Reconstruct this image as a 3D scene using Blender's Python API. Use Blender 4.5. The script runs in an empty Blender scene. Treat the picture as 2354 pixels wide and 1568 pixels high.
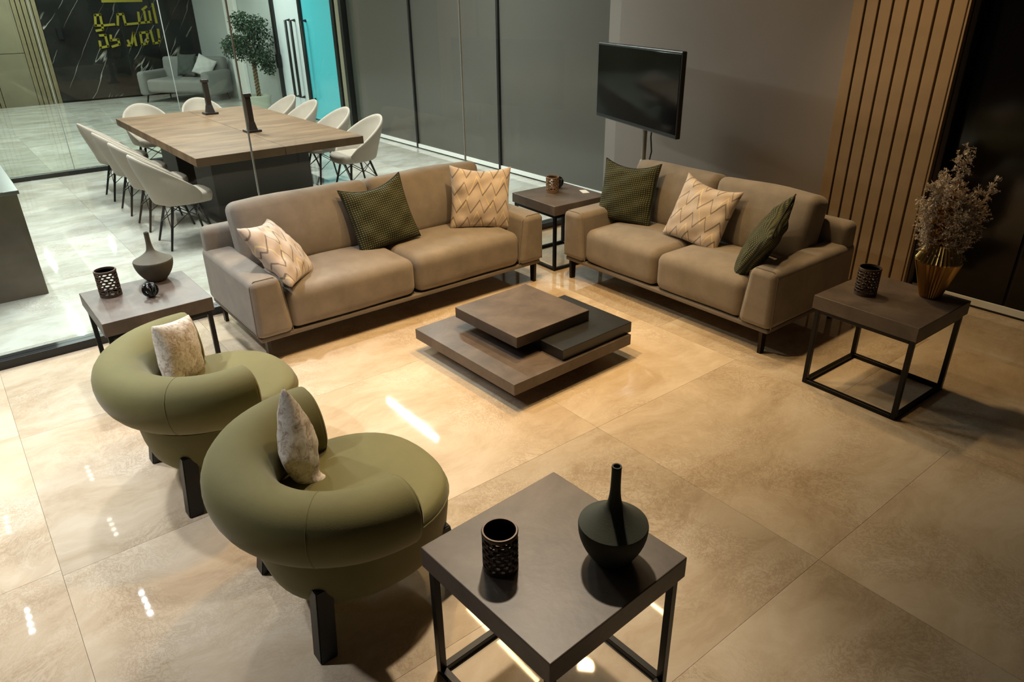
import bpy, bmesh, math, random
from mathutils import Vector, Matrix, Euler
random.seed(7)
R = math.radians
S = bpy.context.scene
C = S.collection

# ------------------------------------------------------------------ camera
YAW, PIT, ROL, FPX, CAMH = -0.90568, 0.45513, -0.01585, 1637.2, 2.0
fw = Vector((math.cos(PIT)*math.sin(YAW), math.cos(PIT)*math.cos(YAW), -math.sin(PIT)))
rt0 = Vector((math.cos(YAW), -math.sin(YAW), 0)); up0 = rt0.cross(fw)
rt = math.cos(ROL)*rt0 + math.sin(ROL)*up0
up = -math.sin(ROL)*rt0 + math.cos(ROL)*up0
cd = bpy.data.cameras.new('camera'); cam = bpy.data.objects.new('camera', cd); C.objects.link(cam)
cd.sensor_width = 36; cd.sensor_fit = 'HORIZONTAL'; cd.lens = FPX*36/2354; cd.clip_start = .05; cd.clip_end = 100
cam.matrix_world = Matrix(((rt.x, up.x, -fw.x, 0), (rt.y, up.y, -fw.y, 0), (rt.z, up.z, -fw.z, CAMH), (0, 0, 0, 1)))
S.camera = cam
def px2(x, y, X=None, Y=None, z=None):          # a photo pixel's ray cut with a plane of the room
    d = fw*FPX + rt*(x-1177) - up*(y-784)
    t = X/d.x if X is not None else (Y/d.y if Y is not None else (z-CAMH)/d.z)
    return Vector((0, 0, CAMH)) + d*t

# ------------------------------------------------------------------ world, exposure
w = bpy.data.worlds.new('world'); S.world = w; w.use_nodes = True
w.node_tree.nodes['Background'].inputs[0].default_value = (.80, .86, .90, 1)
w.node_tree.nodes['Background'].inputs[1].default_value = .015
S.view_settings.view_transform = 'Standard'; S.view_settings.look = 'None'
S.view_settings.exposure = 0.0; S.view_settings.gamma = 1.0; S.view_settings.use_curve_mapping = False

CEIL = 3.0
WARM = (1, .69, .34); NEUT = (.93, .97, 1.0); COOL = (.98, 1.0, .96)
def area(name, loc, sx, sy, power, col, rot=(0, 0, 0)):
    l = bpy.data.lights.new(name, 'AREA'); l.shape = 'RECTANGLE'; l.size = sx; l.size_y = sy; l.energy = power; l.color = col
    o = bpy.data.objects.new(name, l); C.objects.link(o); o.location = loc; o.rotation_euler = rot; return o
def spot(name, loc, tgt, power, col, cone=80, blend=.5, rad=.03):
    l = bpy.data.lights.new(name, 'SPOT'); l.energy = power; l.color = col; l.spot_size = R(cone); l.spot_blend = blend; l.shadow_soft_size = rad
    o = bpy.data.objects.new(name, l); C.objects.link(o); o.location = loc
    o.rotation_euler = (Vector(tgt)-Vector(loc)).to_track_quat('-Z', 'Y').to_euler(); return o
# linear lamps: lounge (warm), dining and lobby (cool); their housings are built at the end
STRIPS = [(-3.34, 2.54, 1.2, 7, WARM), (-3.34, 3.85, 1.2, 9, WARM), (-7.0, 3.81, 1.2, 120, COOL), (-7.0, 1.2, 1.2, 95, COOL), (-9.2, 2.5, 1.2, 130, COOL),
          (-17.2, 2.45, 1.2, 60, COOL), (-17.2, 1.2, 1.2, 60, COOL), (-13.2, 1.0, 1.2, 130, COOL), (-13.2, 4.2, 1.2, 80, COOL)]
for (x, y, L, pw, col) in STRIPS: area('strip_light', (x, y, CEIL-.062), L, .035, pw, col)
MIX = (1, .86, .66)
SPOTS = [(-3.15, 2.05, (-3.1, 2.05, 0), 235, WARM, 97), (-2.85, 2.95, (-3.0, 2.5, 0), 80, WARM, 94), (-3.5, 3.0, (-3.45, 2.85, 0), 165, WARM, 104),
         (-4.45, -.25, (-3.85, -.1, 0), 265, NEUT, 90), (-3.3, -.8, (-3.0, -.4, 0), 310, NEUT, 88), (-4.35, 1.05, (-3.6, .9, 0), 175, NEUT, 86),
         (-2.35, 1.95, (-1.35, 1.08, .5), 310, MIX, 46), (-2.7, 4.0, (-1.85, 4.7, .9), 125, WARM, 84)]
for (x, y, t, pw, col, cone) in SPOTS: spot('downlight', (x, y, CEIL-.03), t, pw, col, cone, 1.0, .065)
CLUSTERS = [(-5.86, .31), (-7.2, .31), (-8.4, .31), (-6.3, -.55), (-7.95, -.55)]
for (x, y) in CLUSTERS:
    for k in range(4): spot('cluster_lamp', (x-.15+.1*k, y, CEIL-.052), (x-.15+.1*k+.3, y+.1, 0), 29, NEUT, 100, .8, .014)

# ------------------------------------------------------------------ materials
MATS = {}
class N:
    def __init__(s, m): s.m = m; s.t = m.node_tree; s.n = s.t.nodes; s.l = s.t.links
    def add(s, typ, ins=None, **kw):
        n = s.n.new(typ)
        for k, v in kw.items(): setattr(n, k, v)
        for k, v in (ins or {}).items():
            if isinstance(v, tuple) and len(v) == 2 and hasattr(v[0], 'outputs'): s.l.new(v[0].outputs[v[1]], n.inputs[k])
            elif hasattr(v, 'outputs'): s.l.new(v.outputs[0], n.inputs[k])
            else: n.inputs[k].default_value = v
        return n
    def math(s, op, a, b=None, clamp=False):
        n = s.n.new('ShaderNodeMath'); n.operation = op; n.use_clamp = clamp
        for i, v in enumerate((a, b)):
            if v is None: continue
            if hasattr(v, 'outputs'): s.l.new(v.outputs[0], n.inputs[i])
            elif isinstance(v, tuple): s.l.new(v[0].outputs[v[1]], n.inputs[i])
            else: n.inputs[i].default_value = v
        return n
    def ramp(s, fac, stops):
        n = s.n.new('ShaderNodeValToRGB'); e = n.color_ramp.elements
        while len(e) < len(stops): e.new(.5)
        for el, (p, c) in zip(e, stops): el.position = p; el.color = (*c, 1) if len(c) == 3 else c
        s.l.new(fac.outputs[0] if hasattr(fac, 'outputs') else fac[0].outputs[fac[1]], n.inputs[0]); return n
    def mix(s, fac, a, b, mode='MIX'):
        n = s.n.new('ShaderNodeMix'); n.data_type = 'RGBA'; n.blend_type = mode
        for i, v in ((0, fac), (6, a), (7, b)):
            if hasattr(v, 'outputs'): s.l.new(v.outputs[2] if v.bl_idname == 'ShaderNodeMix' else v.outputs[0], n.inputs[i])
            else: n.inputs[i].default_value = v if not isinstance(v, tuple) else ((*v, 1) if len(v) == 3 else v)
        return n
def srgb(r, g, b):
    f = lambda c: (c/255/12.92) if c/255 <= .04045 else ((c/255+.055)/1.055)**2.4
    return (f(r), f(g), f(b))
def mat(name, col=(.5, .5, .5), rough=.5, metal=0, var=0, scale=8, bump=0, bscale=60, sheen=0, coat=0, emit=None, estr=0, spec=.5, obj_var=0):
    m = bpy.data.materials.new(name); m.use_nodes = True; MATS[name] = m
    g = N(m); b = g.n['Principled BSDF']
    b.inputs['Base Color'].default_value = (*col, 1); b.inputs['Roughness'].default_value = rough; b.inputs['Metallic'].default_value = metal
    b.inputs['Specular IOR Level'].default_value = spec
    if sheen: b.inputs['Sheen Weight'].default_value = sheen; b.inputs['Sheen Roughness'].default_value = .4
    if coat: b.inputs['Coat Weight'].default_value = coat; b.inputs['Coat Roughness'].default_value = .06
    if emit: b.inputs['Emission Color'].default_value = (*emit, 1); b.inputs['Emission Strength'].default_value = estr
    tc = g.add('ShaderNodeTexCoord')
    if var:
        nz = g.add('ShaderNodeTexNoise', {'Vector': (tc, 'Object'), 'Scale': scale, 'Detail': 5, 'Roughness': .6})
        r = g.ramp(nz, [(.3, tuple(c*(1-var) for c in col)), (.7, tuple(min(1, c*(1+var)) for c in col))])
        g.l.new(r.outputs[0], b.inputs['Base Color'])
    if bump:
        nb = g.add('ShaderNodeTexNoise', {'Vector': (tc, 'Object'), 'Scale': bscale, 'Detail': 3})
        bp = g.add('ShaderNodeBump', {'Height': nb, 'Strength': bump, 'Distance': .004}); g.l.new(bp.outputs[0], b.inputs['Normal'])
    return m

mat('sofa_fabric', srgb(132, 121, 109), .85, var=.16, scale=6, bump=.25, bscale=220, sheen=.15)
mat('sofa_base', srgb(116, 106, 96), .85, var=.08)
mat('velvet', srgb(112, 105, 60), .8, var=.10, scale=4, bump=.1, bscale=200, sheen=.15)
mat('velvet_dark', srgb(120, 116, 72), .8, var=.08, scale=4, sheen=.3)
mat('black_metal', (.008, .008, .009), .38, .6)
mat('black_wood', (.010, .009, .008), .45, var=.2, scale=30)
mat('bronze_leg', srgb(45, 38, 32), .35, .7)
mat('vase_green', srgb(58, 60, 48), .72, var=.08, scale=20, bump=.15, bscale=300)
mat('vase_taupe', srgb(92, 86, 72), .75, var=.08, scale=20)
mat('bronze', srgb(84, 66, 54), .42, .35, var=.25, scale=40)
mat('bronze_light', srgb(150, 118, 92), .45, .35, var=.25, scale=40)
mat('gold', srgb(190, 152, 92), .24, 1.0)
mat('black_gloss', (.006, .007, .006), .08, coat=.5)
mat('white_paper', (.85, .85, .83), .6)
mat('tv_black', (.008, .008, .009), .4)
mat('tv_screen', (.004, .004, .005), .08, spec=.25)
mat('chrome_grey', srgb(140, 134, 124), .4, .2)
mat('wall_taupe', srgb(128, 118, 112), .7, var=.03, scale=1.5, bump=.05, bscale=300)
mat('panel_grey', srgb(84, 81, 76), .22, var=.02, scale=1, coat=.2)
mat('dark_glass', srgb(14, 11, 9), .1, spec=.35)
mat('black_frame', (.006, .006, .006), .35)
mat('white_trim', (.78, .78, .74), .45)
mat('oak_slat', srgb(138, 114, 84), .55, var=.10, scale=6)
mat('slat_backing', srgb(30, 22, 16), .9)
mat('chair_shell', srgb(162, 150, 137), .8, var=.05, scale=6, bump=.1, bscale=250, sheen=.1)
mat('candle_wood', srgb(32, 22, 16), .4, var=.3, scale=25)
mat('counter_stone', srgb(98, 86, 72), .5, var=.28, scale=3)
mat('counter_top', srgb(88, 90, 86), .3, var=.08, scale=3)
mat('lobby_sofa', srgb(120, 120, 116), .85, var=.06, bump=.2, bscale=120)
mat('lobby_cushion_dark', srgb(66, 72, 66), .85)
mat('lobby_cushion_white', srgb(190, 190, 186), .8)
mat('leaf', srgb(34, 58, 34), .45, var=.35, scale=9)
mat('bark', srgb(112, 92, 64), .8, var=.2, scale=30)
mat('soil', srgb(40, 30, 22), .95)
mat('pot_white', srgb(190, 192, 176), .4)
mat('lobby_white', srgb(176, 182, 178), .7, var=.04, scale=1)
mat('lobby_beige', srgb(112, 104, 80), .45, var=.1, scale=2)
mat('lobby_oak', srgb(112, 101, 72), .6, var=.15, scale=8)
mat('beige_post', srgb(150, 140, 118), .5)
mat('sign_gold', srgb(150, 140, 44), .35, .2, emit=srgb(190, 175, 50), estr=.04)
mat('door_white_glow', srgb(206, 212, 214), .12, coat=.4, emit=srgb(180, 188, 190), estr=.30)  # pane given a glow in place of white light behind the glass
mat('door_cyan_glow', srgb(84, 176, 186), .12, coat=.3, emit=srgb(70, 178, 190), estr=.45)  # cyan backlight from outside put into the pane as colour and glow
mat('ceiling_grey', srgb(190, 186, 178), .9)
mat('ceiling_dark', srgb(96, 92, 88), .9)
mat('lamp_housing', (.02, .02, .02), .5)
mat('lamp_lens', (1, 1, 1), .5, emit=(1, .95, .85), estr=12)
mat('lamp_lens_warm', (1, 1, 1), .5, emit=(1, .72, .42), estr=12)
mat('grout', srgb(176, 156, 130), .6)
mat('dry_pale', srgb(212, 196, 176), .8, var=.2, scale=40)
mat('dry_gold', srgb(178, 124, 52), .8, var=.2, scale=40)
mat('pedestal_wood', srgb(40, 33, 27), .5, var=.2, scale=6)
mat('cable', (.01, .01, .01), .5)
mat('silicone', (.26, .27, .25), .5)

def mat_floor(name, cols):
    m = bpy.data.materials.new(name); m.use_nodes = True; MATS[name] = m
    g = N(m); b = g.n['Principled BSDF']
    geo = g.add('ShaderNodeNewGeometry'); oi = g.add('ShaderNodeObjectInfo')
    off = g.add('ShaderNodeVectorMath', {0: (oi, 'Random'), 1: (37., 61., 13.)}, operation='MULTIPLY')
    pos = g.add('ShaderNodeVectorMath', {0: (geo, 'Position'), 1: off}, operation='ADD')
    wp = g.add('ShaderNodeTexNoise', {'Vector': pos, 'Scale': 1.6, 'Detail': 4})
    dv = g.add('ShaderNodeVectorMath', {0: (wp, 'Color'), 1: (.55, .55, .55)}, operation='MULTIPLY')
    p2 = g.add('ShaderNodeVectorMath', {0: pos, 1: dv}, operation='ADD')
    st = g.add('ShaderNodeVectorMath', {0: p2, 1: (2.2, .9, 1.)}, operation='MULTIPLY')
    n1 = g.add('ShaderNodeTexNoise', {'Vector': st, 'Scale': 1.9, 'Detail': 10, 'Roughness': .68})
    base = g.ramp(n1, list(zip((.26, .44, .56, .76), cols)))
    # crackle patches
    n2 = g.add('ShaderNodeTexNoise', {'Vector': p2, 'Scale': 34., 'Detail': 6, 'Roughness': .75})
    crack = g.ramp(n2, [(.45, (0, 0, 0)), (.5, (1, 1, 1)), (.55, (0, 0, 0))])
    n3 = g.add('ShaderNodeTexNoise', {'Vector': p2, 'Scale': 1.9, 'Detail': 2})
    pm = g.ramp(n3, [(.44, (0, 0, 0)), (.60, (1, 1, 1))])
    cm = g.math('MULTIPLY', crack, pm); cm = g.math('MULTIPLY', cm, .38)
    c2 = g.mix(cm, base, (*srgb(128, 98, 68), 1))
    # pale veins
    n4 = g.add('ShaderNodeTexNoise', {'Vector': p2, 'Scale': 5.5, 'Detail': 10, 'Roughness': .7})
    vein = g.ramp(n4, [(.485, (0, 0, 0)), (.5, (1, 1, 1)), (.515, (0, 0, 0))])
    n5 = g.add('ShaderNodeTexNoise', {'Vector': pos, 'Scale': .9, 'Detail': 1})
    vm = g.math('MULTIPLY', vein, g.ramp(n5, [(.5, (0, 0, 0)), (.62, (1, 1, 1))])); vm = g.math('MULTIPLY', vm, .35)
    c3 = g.mix(vm, c2, (*srgb(228, 214, 192), 1))
    tone = g.add('ShaderNodeMapRange', {'Value': (oi, 'Random'), 'To Min': .86, 'To Max': 1.06})
    hs = g.add('ShaderNodeHueSaturation', {'Value': tone, 'Color': (c3, 2)})
    g.l.new(hs.outputs[0], b.inputs['Base Color'])
    rr = g.add('ShaderNodeMapRange', {'Value': n1, 'To Min': .02, 'To Max': .045}); g.l.new(rr.outputs[0], b.inputs['Roughness'])
    b.inputs['Specular IOR Level'].default_value = .45
mat_floor('marble_tile', (srgb(178, 155, 128), srgb(200, 179, 152), srgb(212, 193, 168), srgb(224, 208, 187)))
mat_floor('marble_tile_grey', (srgb(168, 162, 148), srgb(192, 189, 178), srgb(208, 206, 198), srgb(220, 219, 213)))

def mat_stone_top(name, c1, c2, c3, rough=.42):
    m = bpy.data.materials.new(name); m.use_nodes = True; MATS[name] = m
    g = N(m); b = g.n['Principled BSDF']; tc = g.add('ShaderNodeTexCoord')
    n1 = g.add('ShaderNodeTexNoise', {'Vector': (tc, 'Object'), 'Scale': 5., 'Detail': 7, 'Roughness': .65, 'Distortion': .6})
    r = g.ramp(n1, [(.3, c1), (.5, c2), (.72, c3)])
    n2 = g.add('ShaderNodeTexNoise', {'Vector': (tc, 'Object'), 'Scale': 45., 'Detail': 4})
    x = g.mix(g.math('MULTIPLY', n2, .25), r, (*c1, 1)); g.l.new(x.outputs[2], b.inputs['Base Color'])
    b.inputs['Roughness'].default_value = rough
    bp = g.add('ShaderNodeBump', {'Height': n2, 'Strength': .12, 'Distance': .003}); g.l.new(bp.outputs[0], b.inputs['Normal'])
mat_stone_top('table_stone', srgb(74, 64, 57), srgb(95, 82, 73), srgb(114, 100, 90))
mat_stone_top('table_charcoal', srgb(28, 28, 28), srgb(36, 36, 35), srgb(44, 43, 41), .35)

def mat_wood_top():
    m = bpy.data.materials.new('dining_wood'); m.use_nodes = True; MATS['dining_wood'] = m
    g = N(m); b = g.n['Principled BSDF']; tc = g.add('ShaderNodeTexCoord')
    mp = g.add('ShaderNodeMapping', {'Vector': (tc, 'Object'), 'Scale': (3.5, .8, 1)})
    n1 = g.add('ShaderNodeTexNoise', {'Vector': mp, 'Scale': 1.8, 'Detail': 8, 'Roughness': .6, 'Distortion': .8})
    r = g.ramp(n1, [(.28, srgb(82, 61, 42)), (.5, srgb(106, 81, 58)), (.72, srgb(124, 99, 74))])
    g.l.new(r.outputs[0], b.inputs['Base Color']); b.inputs['Roughness'].default_value = .6; b.inputs['Specular IOR Level'].default_value = .3
mat_wood_top()

def mat_pattern():                                  # cream cloth with dark and gold zigzag lines
    m = bpy.data.materials.new('zigzag_cloth'); m.use_nodes = True; MATS['zigzag_cloth'] = m
    g = N(m); b = g.n['Principled BSDF']; tc = g.add('ShaderNodeTexCoord')
    sp = g.add('ShaderNodeSeparateXYZ', {0: (tc, 'Object')})
    u = g.math('MULTIPLY', (sp, 'X'), 10.); v = g.math('MULTIPLY', (sp, 'Z'), 8.)
    fl = g.math('FLOOR', v)
    u1 = g.math('ADD', u, g.math('MULTIPLY', fl, .13))
    tri = g.math('FRACT', u1)
    # saw-tooth: steep one way, slanting the other, as the stitched zigzags are
    saw = g.math('MINIMUM', g.math('MULTIPLY', tri, 1.5), g.math('MULTIPLY', g.math('SUBTRACT', 1., tri), 3.2))
    fv = g.math('FRACT', v)
    d = g.math('ABSOLUTE', g.math('SUBTRACT', fv, g.math('ADD', g.math('MULTIPLY', saw, .72), .12)))
    dark = g.ramp(d, [(.0, (1, 1, 1)), (.045, (1, 1, 1)), (.065, (0, 0, 0))])
    u2 = g.math('FRACT', g.math('ADD', g.math('MULTIPLY', u, .5), .2))
    tr2 = g.math('ABSOLUTE', g.math('SUBTRACT', u2, .5))
    v2 = g.math('FRACT', g.math('ADD', g.math('MULTIPLY', v, .5), .3))
    d2 = g.math('ABSOLUTE', g.math('SUBTRACT', v2, g.math('MULTIPLY', tr2, 1.8)))
    gold = g.ramp(d2, [(.0, (1, 1, 1)), (.02, (1, 1, 1)), (.035, (0, 0, 0))])
    n1 = g.add('ShaderNodeTexNoise', {'Vector': (tc, 'Object'), 'Scale': 7., 'Detail': 3})
    base = g.ramp(n1, [(.3, srgb(182, 163, 148)), (.7, srgb(204, 188, 174))])
    a = g.mix(g.math('MULTIPLY', gold, .75), base, (*srgb(232, 208, 158), 1))
    c = g.mix(g.math('MULTIPLY', dark, .78), a, (*srgb(92, 78, 66), 1))
    g.l.new(c.outputs[2], b.inputs['Base Color']); b.inputs['Roughness'].default_value = .6
    b.inputs['Sheen Weight'].default_value = .2
mat_pattern()

def mat_waffle():
    m = bpy.data.materials.new('waffle_cloth'); m.use_nodes = True; MATS['waffle_cloth'] = m
    g = N(m); b = g.n['Principled BSDF']; tc = g.add('ShaderNodeTexCoord')
    sp = g.add('ShaderNodeSeparateXYZ', {0: (tc, 'Object')})
    sx = g.math('SINE', g.math('MULTIPLY', (sp, 'X'), 440.)); sz = g.math('SINE', g.math('MULTIPLY', (sp, 'Z'), 440.))
    s2 = g.math('MULTIPLY', g.math('ADD', sx, 1.), g.math('ADD', sz, 1.))
    n1 = g.add('ShaderNodeTexNoise', {'Vector': (tc, 'Object'), 'Scale': 160., 'Detail': 2})
    hgt = g.math('ADD', g.math('MULTIPLY', s2, .25), g.math('MULTIPLY', g.math('SUBTRACT', n1, .5), .5))
    r = g.ramp(hgt, [(.10, srgb(34, 36, 22)), (.35, srgb(70, 72, 44)), (.75, srgb(116, 114, 72))])
    g.l.new(r.outputs[0], b.inputs['Base Color']); b.inputs['Roughness'].default_value = .9
    bp = g.add('ShaderNodeBump', {'Height': s2, 'Strength': .5, 'Distance': .003}); g.l.new(bp.outputs[0], b.inputs['Normal'])
mat_waffle()
mat('waffle_edge', srgb(30, 32, 22), .8)

def mat_linen():
    m = bpy.data.materials.new('linen_print'); m.use_nodes = True; MATS['linen_print'] = m
    g = N(m); b = g.n['Principled BSDF']; tc = g.add('ShaderNodeTexCoord')
    n1 = g.add('ShaderNodeTexNoise', {'Vector': (tc, 'Object'), 'Scale': 34., 'Detail': 6, 'Roughness': .75, 'Distortion': 1.2})
    r = g.ramp(n1, [(.38, srgb(168, 146, 128)), (.5, srgb(212, 200, 186)), (.64, srgb(230, 222, 212))])
    g.l.new(r.outputs[0], b.inputs['Base Color']); b.inputs['Roughness'].default_value = .8
mat_linen()

def mat_marble_dark():
    m = bpy.data.materials.new('dark_marble'); m.use_nodes = True; MATS['dark_marble'] = m
    g = N(m); b = g.n['Principled BSDF']; tc = g.add('ShaderNodeTexCoord')
    mp = g.add('ShaderNodeMapping', {'Vector': (tc, 'Object'), 'Rotation': (R(38), 0, 0)})
    w0 = g.add('ShaderNodeTexNoise', {'Vector': mp, 'Scale': 1.2, 'Detail': 5})
    dv = g.add('ShaderNodeVectorMath', {0: (w0, 'Color'), 1: (.16, .16, .16)}, operation='MULTIPLY')
    p2 = g.add('ShaderNodeVectorMath', {0: mp, 1: dv}, operation='ADD')
    st = g.add('ShaderNodeVectorMath', {0: p2, 1: (1, 1.7, .16)}, operation='MULTIPLY')
    n4 = g.add('ShaderNodeTexNoise', {'Vector': st, 'Scale': 1.5, 'Detail': 3, 'Roughness': .45})
    v = g.ramp(n4, [(.492, (0, 0, 0)), (.5, (1, 1, 1)), (.508, (0, 0, 0))])
    n5 = g.add('ShaderNodeTexNoise', {'Vector': p2, 'Scale': 1.6, 'Detail': 1})
    vm = g.math('MULTIPLY', v, g.ramp(n5, [(.44, (0, 0, 0)), (.56, (1, 1, 1))]))
    n6 = g.add('ShaderNodeTexNoise', {'Vector': p2, 'Scale': 2., 'Detail': 4})
    base = g.ramp(n6, [(.3, srgb(20, 20, 19)), (.75, srgb(40, 39, 36))])
    c = g.mix(g.math('MULTIPLY', vm, .8), base, (*srgb(190, 184, 172), 1))
    g.l.new(c.outputs[2], b.inputs['Base Color']); b.inputs['Roughness'].default_value = .15
mat_marble_dark()

def mat_glass(name, tint):
    m = bpy.data.materials.new(name); m.use_nodes = True; MATS[name] = m
    g = N(m); g.n.remove(g.n['Principled BSDF']); out = g.n['Material Output']
    tr = g.add('ShaderNodeBsdfTransparent', {'Color': (*tint, 1)}); gl = g.add('ShaderNodeBsdfGlossy', {'Roughness': .0, 'Color': (1, 1, 1, 1)})
    lw = g.add('ShaderNodeLayerWeight', {'Blend': .5})     # Schlick reflectance, the same from both sides
    fr = g.math('ADD', g.math('MULTIPLY', g.math('POWER', (lw, 'Facing'), 5.), .93), .022)
    mx = g.add('ShaderNodeMixShader', {0: fr, 1: tr, 2: gl}); g.l.new(mx.outputs[0], out.inputs[0])
mat_glass('clear_glass', (.90, .94, .92))

# ------------------------------------------------------------------ builders
def tag(o, label=None, cat=None, group=None, kind=None):
    if label: o['label'] = label
    if cat: o['category'] = cat
    if group: o['group'] = group
    if kind: o['kind'] = kind
    return o
def thing(name, label, cat, loc=(0, 0, 0), rz=0, group=None):
    o = bpy.data.objects.new(name, None); C.objects.link(o); o.location = loc; o.rotation_euler = (0, 0, rz); o.empty_display_size = .1
    return tag(o, label, cat, group)
def link(name, me, m, parent=None, loc=(0, 0, 0), rot=(0, 0, 0)):
    o = bpy.data.objects.new(name, me); C.objects.link(o)
    if m and not me.materials: me.materials.append(MATS[m])
    o.parent = parent; o.location = loc; o.rotation_euler = rot
    return o
def from_bm(name, bm, smooth=None):
    me = bpy.data.meshes.new(name); bmesh.ops.recalc_face_normals(bm, faces=bm.faces); bm.to_mesh(me); bm.free()
    if smooth is not None:
        for p in me.polygons: p.use_smooth = True
        if smooth < 180: me.set_sharp_from_angle(angle=R(smooth))
    return me
def bm_box(bm, size, ctr=(0, 0, 0), rot=None):
    r = bmesh.ops.create_cube(bm, size=1)
    for v in r['verts']:
        p = Vector((v.co.x*size[0], v.co.y*size[1], v.co.z*size[2]))
        if rot: p = rot @ p
        v.co = p + Vector(ctr)
    return r['verts']
def box_me(name, size, bev=0, seg=2, ctr=(0, 0, 0)):
    bm = bmesh.new(); bm_box(bm, size, ctr)
    if bev: bmesh.ops.bevel(bm, geom=bm.edges[:], offset=bev, segments=seg, affect='EDGES', profile=.5)
    return from_bm(name, bm)
def box(name, size, ctr, m, parent=None, bev=0, rot=(0, 0, 0), seg=2):
    return link(name, box_me(name, size, bev, seg), m, parent, ctr, rot)
def tube_bm(bm, pts, rad, n=8, cap=True):
    pts = [Vector(p) for p in pts]; rings = []
    rads = rad if isinstance(rad, (list, tuple)) else [rad]*len(pts)
    ref = None
    for i, p in enumerate(pts):
        t = (pts[min(i+1, len(pts)-1)] - pts[max(i-1, 0)]).normalized()
        if ref is None: ref = Vector((0, 0, 1)) if abs(t.z) < .9 else Vector((1, 0, 0))
        a = (ref - t*ref.dot(t)).normalized(); ref = a; b = t.cross(a)
        rings.append([bm.verts.new(p + (a*math.cos(2*math.pi*k/n) + b*math.sin(2*math.pi*k/n))*rads[i]) for k in range(n)])
    for i in range(len(rings)-1):
        for k in range(n): bm.faces.new((rings[i][k], rings[i][(k+1) % n], rings[i+1][(k+1) % n], rings[i+1][k]))
    if cap: bm.faces.new(rings[0][::-1]); bm.faces.new(rings[-1])
def tube(name, pts, rad, m, parent=None, n=8):
    bm = bmesh.new(); tube_bm(bm, pts, rad, n); return link(name, from_bm(name, bm, 60), m, parent)
def lathe_me(name, prof, n=40, pleat=0, npl=0, smooth=50):
    bm = bmesh.new(); rings = []
    for (r, z) in prof:
        ring = []
        for k in range(n):
            a = 2*math.pi*k/n; rr = r*(1 + (pleat*(1 if k % 2 else -1) if npl else 0))
            ring.append(bm.verts.new((rr*math.cos(a), rr*math.sin(a), z)))
        rings.append(ring)
    for i in range(len(rings)-1):
        for k in range(n): bm.faces.new((rings[i][k], rings[i][(k+1) % n], rings[i+1][(k+1) % n], rings[i+1][k]))
    if prof[0][0] > 1e-4: bm.faces.new(rings[0][::-1])
    if prof[-1][0] > 1e-4: bm.faces.new(rings[-1])
    return from_bm(name, bm, smooth)
def rcube_me(name, size, r, bulge=(0, 0, 0), k=4, flat=5, wob=0, seed=0):
    """cushion-like block: a box whose edges are rounded with radius r and whose faces swell"""
    hs = [s/2 for s in size]
    def lines(h):
        a = [-h + r*(1-math.cos(math.pi/2*i/k)) for i in range(k)]
        b = [-h+r + (2*h-2*r)*i/flat for i in range(flat+1)]
        return a + b + [-x for x in a[::-1]]
    L = [lines(h) for h in hs]; bm = bmesh.new(); cache = {}
    rnd = random.Random(seed); ph = [rnd.uniform(0, 6.28) for _ in range(6)]
    def V(p):
        key = tuple(round(c, 6) for c in p)
        if key in cache: return cache[key]
        inn = Vector([max(-h+r, min(h-r, c)) for h, c in zip(hs, p)]); d = Vector(p) - inn
        q = inn + d.normalized()*r
        ux, uy, uz = (q[i]/hs[i] for i in range(3))
        q.x += bulge[0]*ux*(1-uy*uy)*(1-uz*uz); q.y += bulge[1]*uy*(1-ux*ux)*(1-uz*uz); q.z += bulge[2]*uz*(1-ux*ux)*(1-uy*uy)
        if wob: q += Vector((math.sin(q.y*9+ph[0]), math.sin(q.x*8+ph[1]), math.sin(q.x*11+q.y*7+ph[2])))*wob
        cache[key] = bm.verts.new(q); return cache[key]
    for ax in range(3):
        u, v = [(1, 2), (2, 0), (0, 1)][ax]
        for sgn in (-1, 1):
            for i in range(len(L[u])-1):
                for j in range(len(L[v])-1):
                    q = []
                    for (a, b) in ((i, j), (i+1, j), (i+1, j+1), (i, j+1)):
                        p = [0, 0, 0]; p[ax] = sgn*hs[ax]; p[u] = L[u][a]; p[v] = L[v][b]; q.append(V(p))
                    try: bm.faces.new(q if sgn > 0 else q[::-1])
                    except ValueError: pass
    return from_bm(name, bm, 180)
def prism_me(name, poly, y0, y1, bev=.03, seg=4):
    """polygon in x,z extruded along y"""
    bm = bmesh.new(); a = [bm.verts.new((x, y0, z)) for x, z in poly]; b = [bm.verts.new((x, y1, z)) for x, z in poly]
    n = len(poly); bm.faces.new(a); bm.faces.new(b[::-1])
    for i in range(n): bm.faces.new((a[i], b[i], b[(i+1) % n], a[(i+1) % n]))
    if bev: bmesh.ops.bevel(bm, geom=bm.edges[:], offset=bev, segments=seg, affect='EDGES', profile=.5)
    return from_bm(name, bm, 180)
def copy_tree(o, parent=None):
    c = o.copy(); C.objects.link(c); c.parent = parent
    for ch in o.children: copy_tree(ch, c)
    return c

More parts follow.
